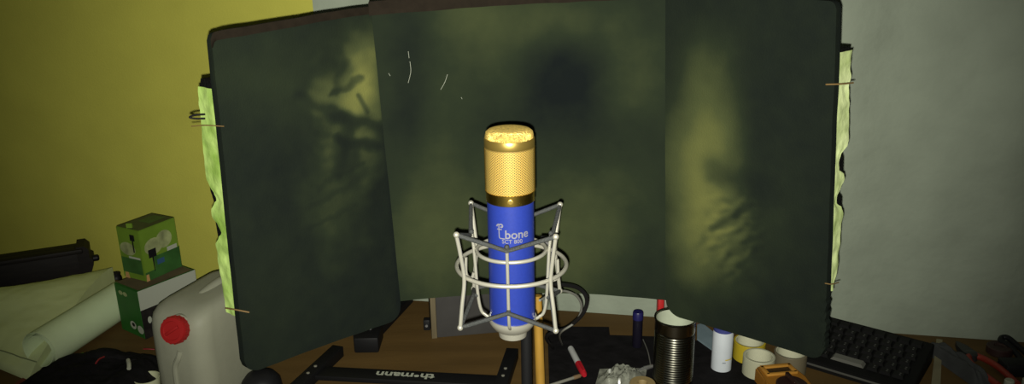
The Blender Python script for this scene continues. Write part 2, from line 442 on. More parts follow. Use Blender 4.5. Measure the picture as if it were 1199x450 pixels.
# ------------------------------------------------------------------ wooden support and microphone stand
def dowel():
    a = aty(632.5, 440, 1.175); k = aty(629, 346, 1.195)
    d = (k - a).normalized(); base = a + d*((RZ - a.z)/d.z); top = a + d*((0.990 - a.z)/d.z)
    t = thing('wooden_support', base, 'ochre wooden stick standing upright just behind the microphone', 'stick')
    bm = NB(); tube(bm, [V((0, 0, 0.0)), (top - base)*.3, (top - base)*.6, top - base], [0.0076, .0077, .0076, .0074], 16)
    obj('stick', bm, M_dowel, t)
    bm = NB(); lathe(bm, [(0.0085, 0), (0.0085, 0.012), (0.0078, 0.013)], 16); obj('ferrule', bm, M_black, t)
dowel()
MY = 0.817
mb = aty(600.5, 392, MY); MZ0 = mb.z; MX = mb.x
def zf(py, dy=0.025): return aty(598, py, MY - dy).z - MZ0
def stand():
    p = aty(616.5, 425, 0.905); t = thing('microphone_stand', (p.x, p.y, RZ), 'black straight pole with round foot carrying the microphone', 'microphone stand')
    zt = 1.196 - RZ
    bm = NB(); lathe(bm, [(0.10, 0), (0.10, 0.008), (0.095, 0.013), (0.03, 0.016), (0.02, 0.024), (0.012, 0.03)], 48); obj('foot', bm, M_steelblack, t)
    bm = NB(); lathe(bm, [(0.0068, 0.02), (0.0068, zt)], 20); obj('pole', bm, M_steelblack, t)
    bm = NB(); lathe(bm, [(0.009, zt - 0.1), (0.011, zt - 0.095), (0.011, zt - 0.06), (0.009, zt - 0.055)], 20); obj('collar', bm, M_black, t)
    return p
SP = stand()

# ------------------------------------------------------------------ microphone
def microphone():
    t = thing('microphone', (MX, MY, MZ0 + 0.016), 'large blue studio microphone with a gold grille, held upright in the wire mount', 'microphone')
    L = -0.016
    rb, rg = 0.0250, 0.0257
    z_b = zf(387) + L; z_c0 = zf(243) + L; z_c1 = zf(231.5) + L; z_g1 = zf(178) + L; z_b1 = zf(167.5) + L
    z_cap = aty(597, 150, MY).z - MZ0 + L
    bm = NB(); lathe(bm, [(0.0, z_b - .004), (rb - .003, z_b - .004), (rb, z_b), (rb, z_c0)], 72); obj('body', bm, M_blue, t)
    bm = NB(); lathe(bm, [(rb + .0002, z_c0), (rb + .0008, z_c0 + .0006), (rb + .0008, z_c1 - .0008), (rb + .0002, z_c1)], 72); co = obj('collar', bm, M_gold, t, label='polished gold collar')
    # round emblem on the collar
    bm = NB(); lathe(bm, [(0.0031, 0), (0.0031, 0.0012), (0.0022, 0.0014), (0.0020, 0.0008), (0, 0.0008)], 20, rotm((0.0, -rb - .0004, (z_c0 + z_c1)/2), (0.0, -1, (z_c0 + z_c1)/2))); obj('emblem', bm, M_golddark, co)
    # grille: gauze core and a woven diagonal net
    bm = NB(); lathe(bm, [(rg - .0014, z_c1 - .001), (rg - .0014, z_g1 + .001)], 64); obj('inner_gauze', bm, M_goldcore, t)
    def net(r0, z0, z1, n, rows, taper=None):
        bm = NB(); g = []
        for j in range(rows + 1):
            z = z0 + (z1 - z0)*j/rows
            g.append([bm.verts.new((r0*math.cos(2*math.pi*(k + .5*(j % 2))/n), r0*math.sin(2*math.pi*(k + .5*(j % 2))/n), z)) for k in range(n)])
        for j in range(0, rows - 1):
            for k in range(n):
                s = (j % 2)
                a = g[j][k]; b = g[j+1][(k + s) % n]; c = g[j+2][k]; d = g[j+1][(k + s - 1) % n]
                bm.faces.new((a, b, c, d))
        bmesh.ops.wireframe(bm, faces=bm.faces[:], thickness=0.0010, offset=0.0, use_replace=True, use_even_offset=False, use_boundary=True)
        return bm
    o = obj('grille', net(rg, z_c1, z_g1, 50, 36), M_goldmesh, t, smooth=60, label='woven gold mesh grille')
    for s in (-1, 1):
        bm = NB(); tube(bm, [(s*rg, 0, z_c1), (s*rg, 0, z_g1)], 0.0009, 8); obj('grille_seam', bm, M_gold, o)
    bm = NB(); lathe(bm, [(rg - .001, z_c1 - .0003), (rg + .0008, z_c1), (rg + .0008, z_c1 + .0012), (rg - .001, z_c1 + .0016)], 72); obj('grille_rim', bm, M_gold, o)
    bm = NB(); lathe(bm, [(rg - .002, z_g1), (rg + .0004, z_g1), (rg + .0007, z_g1 + .001), (rg + .0007, z_b1 - .001), (rg + .0002, z_b1), (rg - .002, z_b1)], 72); obj('cap_band', bm, M_golddark, t, label='dark gold band below the cap')
    hc = z_cap - z_b1
    prof = [(rg - .0006, z_b1), (rg - .0004, z_b1 + hc*.3), (rg - .0012, z_b1 + hc*.62), (rg - .004, z_b1 + hc*.86), (rg - .009, z_b1 + hc*.97), (rg - .018, z_b1 + hc*1.0), (0, z_b1 + hc*1.0)]
    bm = NB(); lathe(bm, prof, 72); obj('cap', bm, M_goldcap, t, label='domed gold cap')
    # printing wrapped on the body
    def wrap(bm, x0, z0, m, nm):
        for v in bm.verts:
            a = (v.co.x + x0)/rb; r = rb + 0.0003 + v.co.z
            v.co = V((r*math.sin(a), -r*math.cos(a), z0 + v.co.y))
        return obj(nm, bm, m, t, smooth=0, label='silver printed lettering')
    zl = zf(275.6) + L
    wrap(text_bm('bone', 0.0132, 0.0003, 0.00018, 0.98), 0.0065, zl, M_ink, 'lettering')
    wrap(text_bm('SCT 800', 0.0062, 0.0003, 0.00005, 1.0), 0.0012, zf(283.6) + L, M_ink, 'lettering')
    # the long-stemmed t with its swirl at left of the word
    bm = NB()
    def strip(pts, w):
        for a, b in zip(pts, pts[1:]):
            d = V((b[0]-a[0], b[1]-a[1], 0)); n = V((-d.y, d.x, 0)).normalized()*w/2
            q = [bm.verts.new(V((p[0], p[1], 0.0002)) + s*n) for p, s in ((a, 1), (a, -1), (b, -1), (b, 1))]; bm.faces.new(q)
    strip([(-.0128, .0105), (-.0128, .0085), (-.0126, -.0030), (-.0118, -.0042), (-.0060, -.0044)], .0012)
    strip([(-.0150, .0058), (-.0095, .0058)], .0011)
    strip([(-.0155, .0088), (-.0140, .0112), (-.0118, .0110), (-.0105, .0118), (-.0085, .0105), (-.0092, .0082), (-.0112, .0086)], .0015)
    wrap(bm, 0.0, zl, M_ink, 'logo_stem')
microphone()

# ------------------------------------------------------------------ shock mount
def shock_mount():
    zr = 1.2054 - MZ0
    t = thing('shock_mount', (MX, MY, MZ0), 'silver wire cradle with grey elastic bands around the microphone', 'shock mount', rz=math.radians(-6))
    R, r = 0.0595, 0.0375
    zt, zb = 1.2574 - MZ0, 1.152 - MZ0
    h = 0.0505
    def circ(rad, z, n=72): return [V((rad*math.cos(2*math.pi*k/n), rad*math.sin(2*math.pi*k/n), z)) for k in range(n)]
    bm = NB(); tube(bm, circ(R, zr), 0.0023, 12, True); obj('outer_ring', bm, M_silver, t)
    zi = 1.2226 - MZ0
    bm = NB(); tube(bm, circ(r, zi), 0.0021, 12, True); obj('inner_ring', bm, M_silver, t)
    tips_t, tips_b = [], []
    for sx, sy in ((-1, -1), (1, -1), (1, 1), (-1, 1)):
        k = 0.7071*(R + 0.0042)
        T = V((sx*h, sy*h, zt)); B = V((sx*h, sy*h*.98, zb)); Mi = V((sx*k, sy*k, zr))
        pts = spline([T, T.lerp(Mi, .45) + V((sx, sy, 0))*-.0005, Mi, B.lerp(Mi, .45), B], 8)
        bm = NB(); tube(bm, pts, 0.0021, 10); ro = obj('outer_rod', bm, M_silver, t)
        for P in (T, B):
            bm = NB(); bmesh.ops.create_uvsphere(bm, u_segments=12, v_segments=8, radius=0.0033, matrix=Matrix.Translation(P))
            obj('rod_end', bm, M_silver, ro)
        tips_t.append(T); tips_b.append(B)
    zit, zib = 1.238 - MZ0, 1.167 - MZ0
    zend = 1.146 - MZ0
    inner_t, inner_b = [], []
    for a in (-90, 0, 90, 180):
        c, s = math.cos(math.radians(a)), math.sin(math.radians(a))
        ro_ = r + 0.0035
        top = V((c*(ro_ + .002), s*(ro_ + .002), zit + .004)); end = V((c*(r - .0025), s*(r - .0025), zend + .003))
        pts = spline([top, V((c*ro_, s*ro_, zi)), V((c*(ro_ - .001), s*(ro_ - .001), zr)), V((c*(ro_ - .003), s*(ro_ - .003), zib)), end, V((c*.030, s*.030, zend - .003)), V((c*.0255, s*.0255, zend - .006))], 7)
        bm = NB(); tube(bm, pts, 0.0018, 10)
        # hooked tail that keeps the elastic in place
        if a in (0, 180):
            px_, py_ = -s, c
            b0 = V((c*(ro_ + .001), s*(ro_ + .001), 1.212 - MZ0))
            hk = [b0 + V((c*.008, s*.008, 0)), b0 + V((c*.0085, s*.0085, -.018)), b0 + V((c*.006, s*.006, -.0235)), b0 + V((c*.002, s*.002, -.024)), b0 + V((0, 0, -.018))]
            tube(bm, spline(hk, 6), 0.0017, 8)
        o = obj('inner_rod', bm, M_silver, t)
        bm = NB(); bmesh.ops.create_uvsphere(bm, u_segments=12, v_segments=8, radius=0.0028, matrix=Matrix.Translation(top)); obj('rod_end', bm, M_cord, o); bm = NB()
        bmesh.ops.create_uvsphere(bm, u_segments=12, v_segments=8, radius=0.0026, matrix=Matrix.Translation(V((c*(ro_ - .0015), s*(ro_ - .0015), zib)))); obj('rod_end', bm, M_cord, o)
        inner_t.append(V((c*(ro_ + .003), s*(ro_ + .003), zit))); inner_b.append(V((c*(ro_ + .002), s*(ro_ + .002), zib)))
    for tips, inn in ((tips_t, inner_t), (tips_b, inner_b)):
        P = []
        for k in range(4):
            # FL -> front -> FR -> right -> BR -> back -> BL -> left
            a = tips[k]; b = inn[k]; c = tips[(k + 1) % 4]
            for q in range(8): P.append(a.lerp(b, q/8))
            for q in range(8): P.append(b.lerp(c, q/8))
        bm = NB(); tube(bm, P, 0.0023, 10, True); obj('elastic_band', bm, M_cord, t, label='dark grey elastic band in a zigzag')
    # cup under the microphone
    zc = 0.001
    bm = NB(); lathe(bm, [(0.012, zc - .003), (0.0155, zc - .001), (0.0165, zc + .006), (0.022, zc + .010), (0.0255, zc + .0155), (0.0268, zc + .019), (0.0268, zc + .022), (0.0240, zc + .022), (0.0225, zc + .0115), (0, zc + .0105)], 48, close_bot=True)
    obj('base_cup', bm, M_silver, t)
    # swivel at the back, clamped on the pole
    inv = Matrix.Rotation(math.radians(6), 4, 'Z')
    pl = inv @ V((SP.x - MX, SP.y - MY, zr - .012))
    bm = NB(); box(bm, (pl.x, pl.y - .012, zr - .006), (.018, .034, .016), bev=.002); lathe(bm, [(.0105, 0), (.0105, .03)], 24, Matrix.Translation((pl.x, pl.y, zr - .025)))
    obj('swivel', bm, M_black, t)
    bm = NB(); lathe(bm, [(.004, 0), (.004, .010), (.009, .011), (.009, .021), (.007, .023)], 16, rotm((pl.x + .008, pl.y, zr - .010), (pl.x + .05, pl.y, zr - .010))); obj('tightening_knob', bm, M_black, t)
shock_mount()

# ------------------------------------------------------------------ cables hanging at the right of the mount
def cable(name, pts, r, m, label, cat='cable', extra=None):
    o0 = V((pts[0].x, pts[0].y, min(p.z for p in pts)))
    bm = NB(); tube(bm, spline([p - o0 for p in pts], 10), r, 8)
    if extra: extra(bm, o0)
    o = obj(name, bm, m, smooth=60); o.location = o0
    return tag(o, label, cat)
cable('cable', [aty(622, 334, 1.0), aty(650, 333, 1.05), aty(676, 337, 1.10), aty(687, 350, 1.12), aty(682, 368, 1.14), aty(664, 384, 1.18), aty(640, 394, 1.22), onz(637, 420, RZ + .004) + V((0.02, .04, 0))],
      0.0032, M_black, 'black cable looping down from the wire mount to the table')
cable('thin_cable', [aty(632, 352, 1.0), aty(655, 341, 1.06), aty(674, 346, 1.10), aty(681, 360, 1.13), aty(674, 377, 1.16), aty(656, 391, 1.2), onz(648, 416, RZ + .003) + V((0.02, .04, 0))],
      0.0018, mat('grey_sheath', (0.16, 0.16, 0.14), 0.5), 'thin grey cable looping inside the black one beside the wire mount')

# ------------------------------------------------------------------ things on the table, left
GREEN = mat('lime_green_card', (0.125, 0.215, 0.022), 0.5, var=0.12, scale=18, spec=0.2)
DGREEN = mat('deep_green_card', (0.020, 0.105, 0.016), 0.5, var=0.15, scale=16, spec=0.2)
M_cream = mat('cream_print', (0.26, 0.29, 0.13), 0.6, var=0.4, scale=35)
M_dkgreenp = mat('dark_green_print', (0.03, 0.095, 0.02), 0.5, var=0.25, scale=30)
M_terra = mat('terracotta_print', (0.42, 0.24, 0.09), 0.6)
M_bluep = mat('blue_print', (0.03, 0.08, 0.16), 0.5)
M_kraft = mat('brown_card', (0.10, 0.075, 0.035), 0.8, var=0.2, scale=25)
class Carton:
    def __init__(s, name, near, right, left, z0, z1, m, label):
        # footprint: near corner, along the right-hand face, along the left-hand face
        a = V((near.x, near.y, 0)); s.u = (V((right.x, right.y, 0)) - a); s.W = s.u.length; s.u.normalize()
        s.v = V((-s.u.y, s.u.x, 0)); lv = V((left.x, left.y, 0)) - a
        if s.v.dot(lv) < 0: s.v = -s.v
        s.D = lv.length; s.H = z1 - z0; s.z0 = z0
        s.t = thing(name, (a.x, a.y, z0), label, 'box')
        bm = NB(); quadbox(bm, [V((0, 0, 0)), s.u*s.W, s.u*s.W + s.v*s.D, s.v*s.D], V((0, 0, s.H)))
        bmesh.ops.bevel(bm, geom=bm.edges[:], offset=.0012, segments=2, affect='EDGES')
        s.body = obj('carton', bm, m, s.t, smooth=40)
    def face(s, which, poly, m, name, off=.0006):
        bm = NB(); vs = []
        for a, b in poly:
            if which == 'r': p = s.u*(a*s.W) + V((0, 0, b*s.H)) - s.v*off
            elif which == 'l': p = s.v*(a*s.D) + V((0, 0, b*s.H)) - s.u*off
            else: p = s.u*(a*s.W) + s.v*(b*s.D) + V((0, 0, s.H + off))
            vs.append(bm.verts.new(p))
        bm.faces.new(vs)
        return obj(name, bm, m, s.t, smooth=0)
def rect(a0, b0, a1, b1): return [(a0, b0), (a1, b0), (a1, b1), (a0, b1)]
def oval(cx, cy, rx, ry, n=18): return [(cx + rx*math.cos(2*math.pi*k/n), cy + ry*math.sin(2*math.pi*k/n)) for k in range(n)]
def cartons():
    A = onz(166, 398); zt = aty(160.5, 342, A.y).z
    tr = onz(228, 316, zt); tl = onz(124, 335, zt); nr = onz(160.5, 342, zt)
    lo = Carton('cardboard_box', nr, tr, tl, RZ, zt, DGREEN, 'dark green carton with a white top band lying under the lime green box')
    lo.face('r', rect(.0, .60, 1, 1.0), M_white, 'white_band'); lo.face('r', rect(.0, .0, 1, .60), mat('dark_photo_print', (.015, .013, .012), .4, var=.5, scale=60), 'photo_print')
    lo.face('r', rect(.55, .50, 1, .60), mat('brown_print', (.10, .04, .02), .5), 'photo_stripe', .001)
    for cx, cy, r in ((.12, .36, .055), (.26, .30, .05), (.20, .20, .04), (.9, .42, .04)): lo.face('r', oval(cx, cy, r*.6, r*1.3), M_white, 'printed_dot', .0011)
    lo.face('t', rect(.03, .03, .97, .97), M_kraft, 'lid')
    for cx, cy in ((.42, .22), (.12, .18)): lo.face('l', oval(cx, cy, .13, .085), M_white, 'printed_badge')
    lo.face('l', oval(.40, .235, .06, .04), M_black, 'printed_figure', .001)
    for cx in (.75, .56): lo.face('l', oval(cx, .84, .09, .045), M_cream, 'printed_mark')
    n2 = onz(172, 331, zt); r2 = onz(213, 312.5, zt); l2 = onz(140.5, 327, zt)
    z2 = aty(162, 271, n2.y).z
    up = Carton('cardboard_box', n2, r2, l2, zt + .0012, z2, GREEN, 'lime green carton printed with garden lamps standing on the dark green box')
    up.face('r', rect(.0, .0, 1, .17), M_dkgreenp, 'printed_lawn'); up.face('r', rect(.28, .17, 1, .42), M_dkgreenp, 'printed_panel', .0007)
    up.face('r', oval(.32, .62, .25, .16), M_cream, 'printed_photo', .0007); up.face('r', oval(.62, .68, .22, .17), M_cream, 'printed_photo', .0008)
    up.face('r', rect(.66, .42, .94, .50), M_white, 'printed_caption', .001); up.face('r', rect(.35, .24, .55, .34), M_bluep, 'printed_patch', .001)
    up.face('r', rect(.15, .42, .36, .58), M_black, 'printed_lamp', .0012); up.face('r', [(.235, .42), (.275, .42), (.265, .14), (.245, .14)], M_black, 'printed_spike', .0012)
    up.face('r', [(.0, -.0), (.09, .0), (.08, .13), (.01, .13)], M_terra, 'printed_pot', .001)
    up.face('l', rect(.08, .12, .96, .42), M_dkgreenp, 'printed_panel'); up.face('l', oval(.6, .60, .34, .13), M_cream, 'printed_photo', .0007); up.face('l', rect(.1, .42, .6, .46), M_white, 'printed_caption', .001)
    up.face('l', rect(.22, .78, .42, .90), M_black, 'printed_lamp', .0012); up.face('l', rect(.29, .55, .35, .78), M_black, 'printed_spike', .0012)
    up.face('l', [(.70, 0), (.92, 0), (.88, .12), (.74, .12)], M_terra, 'printed_pot', .001)
    up.face('t', rect(.02, .02, .98, .98), mat('olive_card', (.06, .075, .02), .7, var=.3, scale=25), 'lid'); up.face('t', rect(.45, .25, .9, .75), M_dkgreenp, 'printed_panel', .001)
    # small raised tab at the left corner of the lid
    bm = NB(); prism(bm, [(0, 0), (.012, 0), (.012, .004), (0, .004)], 0, .010, Matrix.Translation(up.v*(up.D*.55) + up.u*.002 + V((0, 0, up.H))) ); obj('lid_tab', bm, GREEN, up.t, smooth=0)
cartons()

def jug():
    M_hd = mat('translucent_polythene', (0.25, 0.255, 0.19), 0.55, var=0.08, scale=12, bump=0.06, bscale=30, spec=0.2)
    base = aty(254, 410, 1.355); base.z = RZ
    t = thing('plastic_jug', base, 'translucent white plastic jug with a red screw cap at the left edge of the shield', 'jug', rz=math.radians(70))
    # body: rounded box whose front (-x) end slopes up to the neck
    Lx, Wy = 0.205, 0.122
    secs = []   # (z, x0, x1, halfwidth, corner)
    H = 0.20
    ZS = .95
    prof = [(0, .012, .006, .80, .03), (.006, .002, .002, .93, .03), (.02, 0, 0, 1, .032), (.10, 0, 0, 1, .032), (.155, .001, 0, 1, .032), (.172, .003, .001, .99, .032), (.184, .008, .003, .96, .030), (.193, .018, .008, .90, .028), (.199, .034, .018, .78, .024), (.2015, .052, .03, .60, .020)]
    bm = NB(); rings = []
    def rr(x0, x1, hw, cr, n=6):
        out = []
        cr = min(cr, hw*.95, (x1 - x0)*.48)
        for cx, cy, a0 in ((x1 - cr, hw - cr, 0), (x0 + cr, hw - cr, 90), (x0 + cr, -hw + cr, 180), (x1 - cr, -hw + cr, 270)):
            for k in range(n): 
                a = math.radians(a0 + 90*k/(n - 1)); out.append((cx + cr*math.cos(a), cy + cr*math.sin(a)))
        return out
    for z, a, b, wf, cr in prof:
        rings.append([bm.verts.new((x, y, z*ZS)) for x, y in rr(-Lx/2 + a, Lx/2 - b, Wy/2*wf, cr)])
    for p, q in zip(rings, rings[1:]):
        for k in range(len(p)): bm.faces.new((p[k], p[(k + 1) % len(p)], q[(k + 1) % len(p)], q[k]))
    bm.faces.new(list(reversed(rings[0]))); bm.faces.new(rings[-1])
    obj('body', bm, M_hd, t, smooth=50)
    # neck and cap on the sloping front shoulder
    a = V((-Lx/2 + .008, -.014, .159)); d = V((-.94, -.12, .28)).normalized()
    bm = NB(); lathe(bm, [(.0265, -.014), (.0245, .004), (.021, .006), (.021, .016)], 32, rotm(a, a + d)); obj('neck', bm, M_hd, t)
    M_red = mat('red_plastic', (.29, .012, .012), .45, spec=.3)
    bm = NB(); prof2 = [(.0215, .006), (.0235, .008), (.0235, .021), (.022, .024), (.0165, .0245), (.0155, .0228), (0, .0228)]
    lathe(bm, prof2, 36, rotm(a, a + d)); 
    for k in range(18):
        an = 2*math.pi*k/18; M = rotm(a, a + d) @ Matrix.Rotation(an, 4, 'Z'); box(bm, (.0237, 0, .0145), (.0016, .0028, .012), M)
    cap = obj('cap', bm, M_red, t)
    bm = NB(); box(bm, (0, 0, .0245), (.028, .005, .004), rotm(a, a + d) @ Matrix.Rotation(.6, 4, 'Z'), bev=.001); obj('grip', bm, M_red, cap)
    # moulded handle along the top, and the vertical rib under the cap
    bm = NB(); tube(bm, spline([(-.03, 0, .172), (-.015, 0, .183), (.03, 0, .188), (.07, 0, .185), (.088, 0, .176)], 8), .011, 14); obj('handle', bm, M_hd, t)
    bm = NB(); tube(bm, spline([(-.100, -.012, .118), (-.1025, -.008, .105), (-.103, .002, .085), (-.103, .004, .05), (-.103, .004, .015)], 8), .0055, 10); obj('moulded_rib', bm, M_hd, t)
jug()

M_sheet = mat('white_sheeting', (0.60, 0.67, 0.35), 0.8, var=0.05, scale=10, bump=0.15, bscale=25, spec=0.15)
M_roll = mat('greenish_white_paper', (0.56, 0.66, 0.41), 0.7, var=0.06, scale=15, spec=0.2)
def sheet():
    c00 = onz(-90, 395, RZ); c10 = onz(36, 448, RZ); c11 = onz(136, 340, RZ); c01 = onz(-60, 375, RZ)
    c11 = c11 + V((-.015, .03, 0))
    O = V((c10.x, c10.y, RZ)); P = []
    n = 40
    for i in range(n):
        u = i/(n - 1); row = []
        for j in range(n):
            v = j/(n - 1)
            p = c00.lerp(c10, u).lerp(c01.lerp(c11, u), v)
            b = math.sin(math.pi*clamp(v*.92 + .04))**.7
            z = .006 + .030*sm(.25, 1, v) + .050*b*(1 - .25*u) + .004*noise.noise(V((p.x*12, p.y*12, 1))) + .0015*noise.noise(V((p.x*50, p.y*50, 3)))
            if v < .07: z -= .003*(1 - v/.07)
            row.append(p + V((0, 0, z)) - O)
        P.append(row)
    t = thing('padded_sheet', O, 'large greenish-white padded sheet with a hemmed edge at the far left', 'sheet')
    bm = NB(); grid_solid(bm, P, lambda i, j: V((0, 0, -max(.004, P[i][j].z - .0005)))); obj('sheet', bm, M_sheet, t, smooth=70)
    bm = NB(); tube(bm, [P[i][3] + V((0, 0, .0006)) for i in range(n)], .0012, 6); obj('hem_stitching', bm, mat('olive_thread', (.2, .24, .12), .8), t)
sheet()
def paper_roll():
    a = onz(50, 434, RZ); b = onz(135, 377, RZ)
    d = (b - a).normalized(); b = a + d*.245; zc = RZ + .052
    t = thing('paper_roll', (a.x, a.y, RZ), 'rolled greenish-white paper lying between the padded sheet and the stacked boxes', 'paper roll', rz=math.atan2(d.y, d.x))
    L = (b - a).length; n = 64; P = []
    for i in range(n):
        th = -1.2 + 2*math.pi*1.55*i/(n - 1); rad = .0385 - .0012*th*.9
        P.append([V((x, -rad*math.cos(th), .043 + rad*math.sin(th)*1.05)) for x in [L*q/10 for q in range(11)]])
    bm = NB(); grid_solid(bm, P, lambda i, j: V((0, -P[i][j].y, .043 - P[i][j].z)).normalized()*.0008); obj('rolled_sheet', bm, M_roll, t, smooth=60)
paper_roll()
def green_paper():
    pts = [onz(32, 447), onz(70, 449), onz(100, 431), onz(98, 415), onz(70, 425)]
    c = sum(pts, V())/5
    bm = NB(); prism(bm, [(p.x - c.x, p.y - c.y) for p in pts], .0, .004)
    o = obj('green_paper', bm, mat('bright_green_paper', (.10, .30, .02), .6, var=.2, scale=30), smooth=0); o.location = (c.x, c.y, RZ)
    tag(o, 'bright green paper scrap sticking out from under the paper roll', 'paper')
green_paper()
def black_bar():
    # low black bench-like beam at the far left with a bracket at its end
    y1 = 1.86; E_ = aty(97, 287, y1); W_ = onz(-70, 312, E_.z)
    a = V((W_.x, W_.y, RZ)); b = V((E_.x, E_.y, RZ)); d = (b - a).normalized()
    h = E_.z - RZ
    t = thing('black_beam', b, 'long black wooden beam with a bracket end in front of the yellow wall', 'beam', rz=math.atan2(d.y, d.x))
    L = (b - a).length; M_bw = mat('black_stained_wood', (.010, .008, .007), .6, var=.3, scale=20, stretch=(1, 8, 8), spec=.2)
    bm = NB(); box(bm, (-L/2, 0, h - .055), (L, .05, .11), bev=.006); obj('beam', bm, M_bw, t)
    bm = NB(); box(bm, (-L/2, -.02, h - .005), (L, .03, .012), bev=.003); obj('rail', bm, M_bw, t)
    bm = NB(); prism(bm, [(-.014, h - .085), (.006, h - .085), (.012, h - .06), (.018, h - .045), (.018, h - .03), (.012, h - .025), (.013, h - .005), (.004, h + .006), (-.014, h + .006)], -.03, .03, Matrix.Rotation(math.pi/2, 4, 'X')); obj('bracket', bm, M_bw, t)
    bm = NB(); lathe(bm, [(.008, 0), (.008, .014), (.005, .017)], 14, rotm((.014, -.01, h - .035), (.1, -.01, h - .035))); obj('bolt', bm, M_black, t)
    bm = NB(); box(bm, (-.05, 0, (h - .10)/2), (.03, .05, h - .10)); obj('foot', bm, M_bw, t)
    bm = NB(); box(bm, (-L + .06, 0, (h - .10)/2), (.03, .05, h - .10)); obj('foot', bm, M_bw, t)
black_bar()
def knob():  # small black knob on its own stem
    p = onz(129, 331, RZ); p.y += .05; p.x -= .01; z = aty(129, 323, p.y).z
    t = thing('round_stopper', (p.x, p.y, RZ), 'small round black knob on a stem just left of the stacked boxes', 'stopper')
    bm = NB(); lathe(bm, [(.012, 0), (.012, .004), (.005, .006), (.005, z - RZ - .014)], 16); obj('stem', bm, M_black, t)
    bm = NB(); bmesh.ops.create_uvsphere(bm, u_segments=16, v_segments=10, radius=.014, matrix=Matrix.Translation((0, 0, z - RZ - .008))); obj('knob', bm, M_black, t)
knob()
def black_bag():
    c = onz(112, 452); O = V((c.x, c.y, RZ)); P = []; n = 60
    for i in range(n):
        row = []
        for j in range(n):
            u, v = i/(n - 1)*2 - 1, j/(n - 1)*2 - 1
            r = max(abs(u), abs(v)); e = 1 - sm(.55, 1, math.hypot(u, v)/1.15)
            x = u*.135 + .02*noise.noise(V((u*3, v*3, 1))); y = v*.105 + .02*noise.noise(V((u*3, v*3, 4)))
            z = .003 + e*(.030 + .014*noise.noise(V((u*2.3, v*2.3, 9))) + .007*abs(noise.noise(V((u*7, v*7, 2)))))
            row.append(V((x, y, max(.002, z))))
        P.append(row)
    bm = NB(); grid_solid(bm, P, lambda i, j: V((0, 0, -P[i][j].z + .0002))); o = obj('black_cloth', bm, M_blackmatt, smooth=70); o.location = O
    tag(o, 'crumpled black cloth lying in front of the stacked boxes', 'cloth')
    def bit(name, pts, r, m, lab, cat):
        bm = NB(); q = [p for p in pts]; o0 = q[0]; tube(bm, spline([p - o0 for p in q], 6), r, 8); o = obj(name, bm, m); o.location = o0; tag(o, lab, cat)
    zc = RZ + .046
    bit('red_wire', [onz(112, 426, zc), onz(116, 421, zc + .002), onz(122, 418, zc)], .0016, mat('red_sheath', (.20, .015, .02), .5), 'short red wire end on the crumpled black cloth', 'wire')
    bit('red_wire', [onz(168, 409, zc), onz(174, 409, zc), onz(181, 409.5, zc - .002)], .0012, MATS['red_sheath'], 'thin red wire beside the plastic jug', 'wire')
    bit('white_plug', [onz(151, 432, zc), onz(151, 427, zc + .003), onz(150, 422, zc + .004)], .0038, mat('offwhite_plastic', (.35, .36, .28), .5), 'small white plug end on the crumpled black cloth near the jug', 'plug')
    p = onz(25, 447); bm = NB(); prism(bm, [(-.02, -.05), (.055, -.035), (.05, .012), (-.01, .012)], 0, .003)
    o = obj('red_card', bm, mat('dull_red_card', (.14, .025, .012), .7), smooth=0); o.location = (p.x + .01, p.y + .005, RZ); tag(o, 'dull red card at the lower left under the padded sheet', 'card')
    p = onz(180, 452, RZ); bm = NB(); lathe(bm, [(.012, 0), (.02, .002), (.023, .03), (.0215, .03), (.0185, .004), (0, .003)], 24, close_top=False)
    o = obj('cream_cup', bm, mat('cream_plastic', (.50, .52, .33), .6)); o.location = (p.x, p.y - .02, RZ); tag(o, 'small cream cup at the foot of the plastic jug', 'cup')
black_bag()

# ------------------------------------------------------------------ black metal frame with lettering, and what stands behind it
def frame_stand():
    z = RZ + .016
    a = onz(372, 434.5, z); b = onz(590, 446, z); d = (b - a).normalized()
    O = V((a.x, a.y, RZ)); L = (b - a).length
    t = thing('metal_stand', O, 'black metal frame with white lettering lying flat on the table under the left panel', 'stand', rz=math.atan2(d.y, d.x))
    inv = Matrix.Rotation(-math.atan2(d.y, d.x), 4, 'Z')
    bm = NB(); box(bm, (L/2, 0, .011), (L, .036, .010), bev=.0015); cb = obj('crossbar', bm, M_steelblack, t)
    def side(p0, p1, w=.024):
        q0 = inv @ (V((p0.x, p0.y, RZ)) - O); q1 = inv @ (V((p1.x, p1.y, RZ)) - O); dd = (q1 - q0).normalized()
        bm = NB(); M = Matrix.Translation((q0 + q1)/2 + V((0, 0, .011))) @ Matrix.Rotation(math.atan2(dd.y, dd.x), 4, 'Z')
        box(bm, (0, 0, 0), ((q1 - q0).length, w, .022), M, bev=.0015); s = obj('side_bar', bm, M_steelblack, t)
        return q0, q1, dd, s
    for (pa, pb, sc) in (((338, 462, z), (396, 408, z), .43), ((583, 462, z), (600, 411, z), .40)):
        q0, q1, dd, s = side(onz(*pa), onz(*pb))
        for k in (-.010, .016):
            c = q0.lerp(q1, sc) + dd*k
            bm = NB(); lathe(bm, [(.0032, .0215), (.0032, .0232), (.0015, .0238), (0, .0238)], 10, Matrix.Translation((c.x, c.y, 0))); obj('screw', bm, M_silver, s)
    c = inv @ (V((onz(473.5, 440.5, z).x, onz(473.5, 440.5, z).y, RZ)) - O)
    bm = text_bm('th\u2022mann', .0250, .0003, .0006, 1.0)
    xs = [v.co.x for v in bm.verts]; k = .112/(max(xs) - min(xs))
    for v in bm.verts: v.co.x *= k; v.co = V((-v.co.x, -v.co.y, v.co.z))
    bmesh.ops.translate(bm, vec=V((c.x, 0.001, .0163)), verts=bm.verts)
    obj('lettering', bm, M_white, cb, smooth=0, label='white lettering seen upside down')
frame_stand()
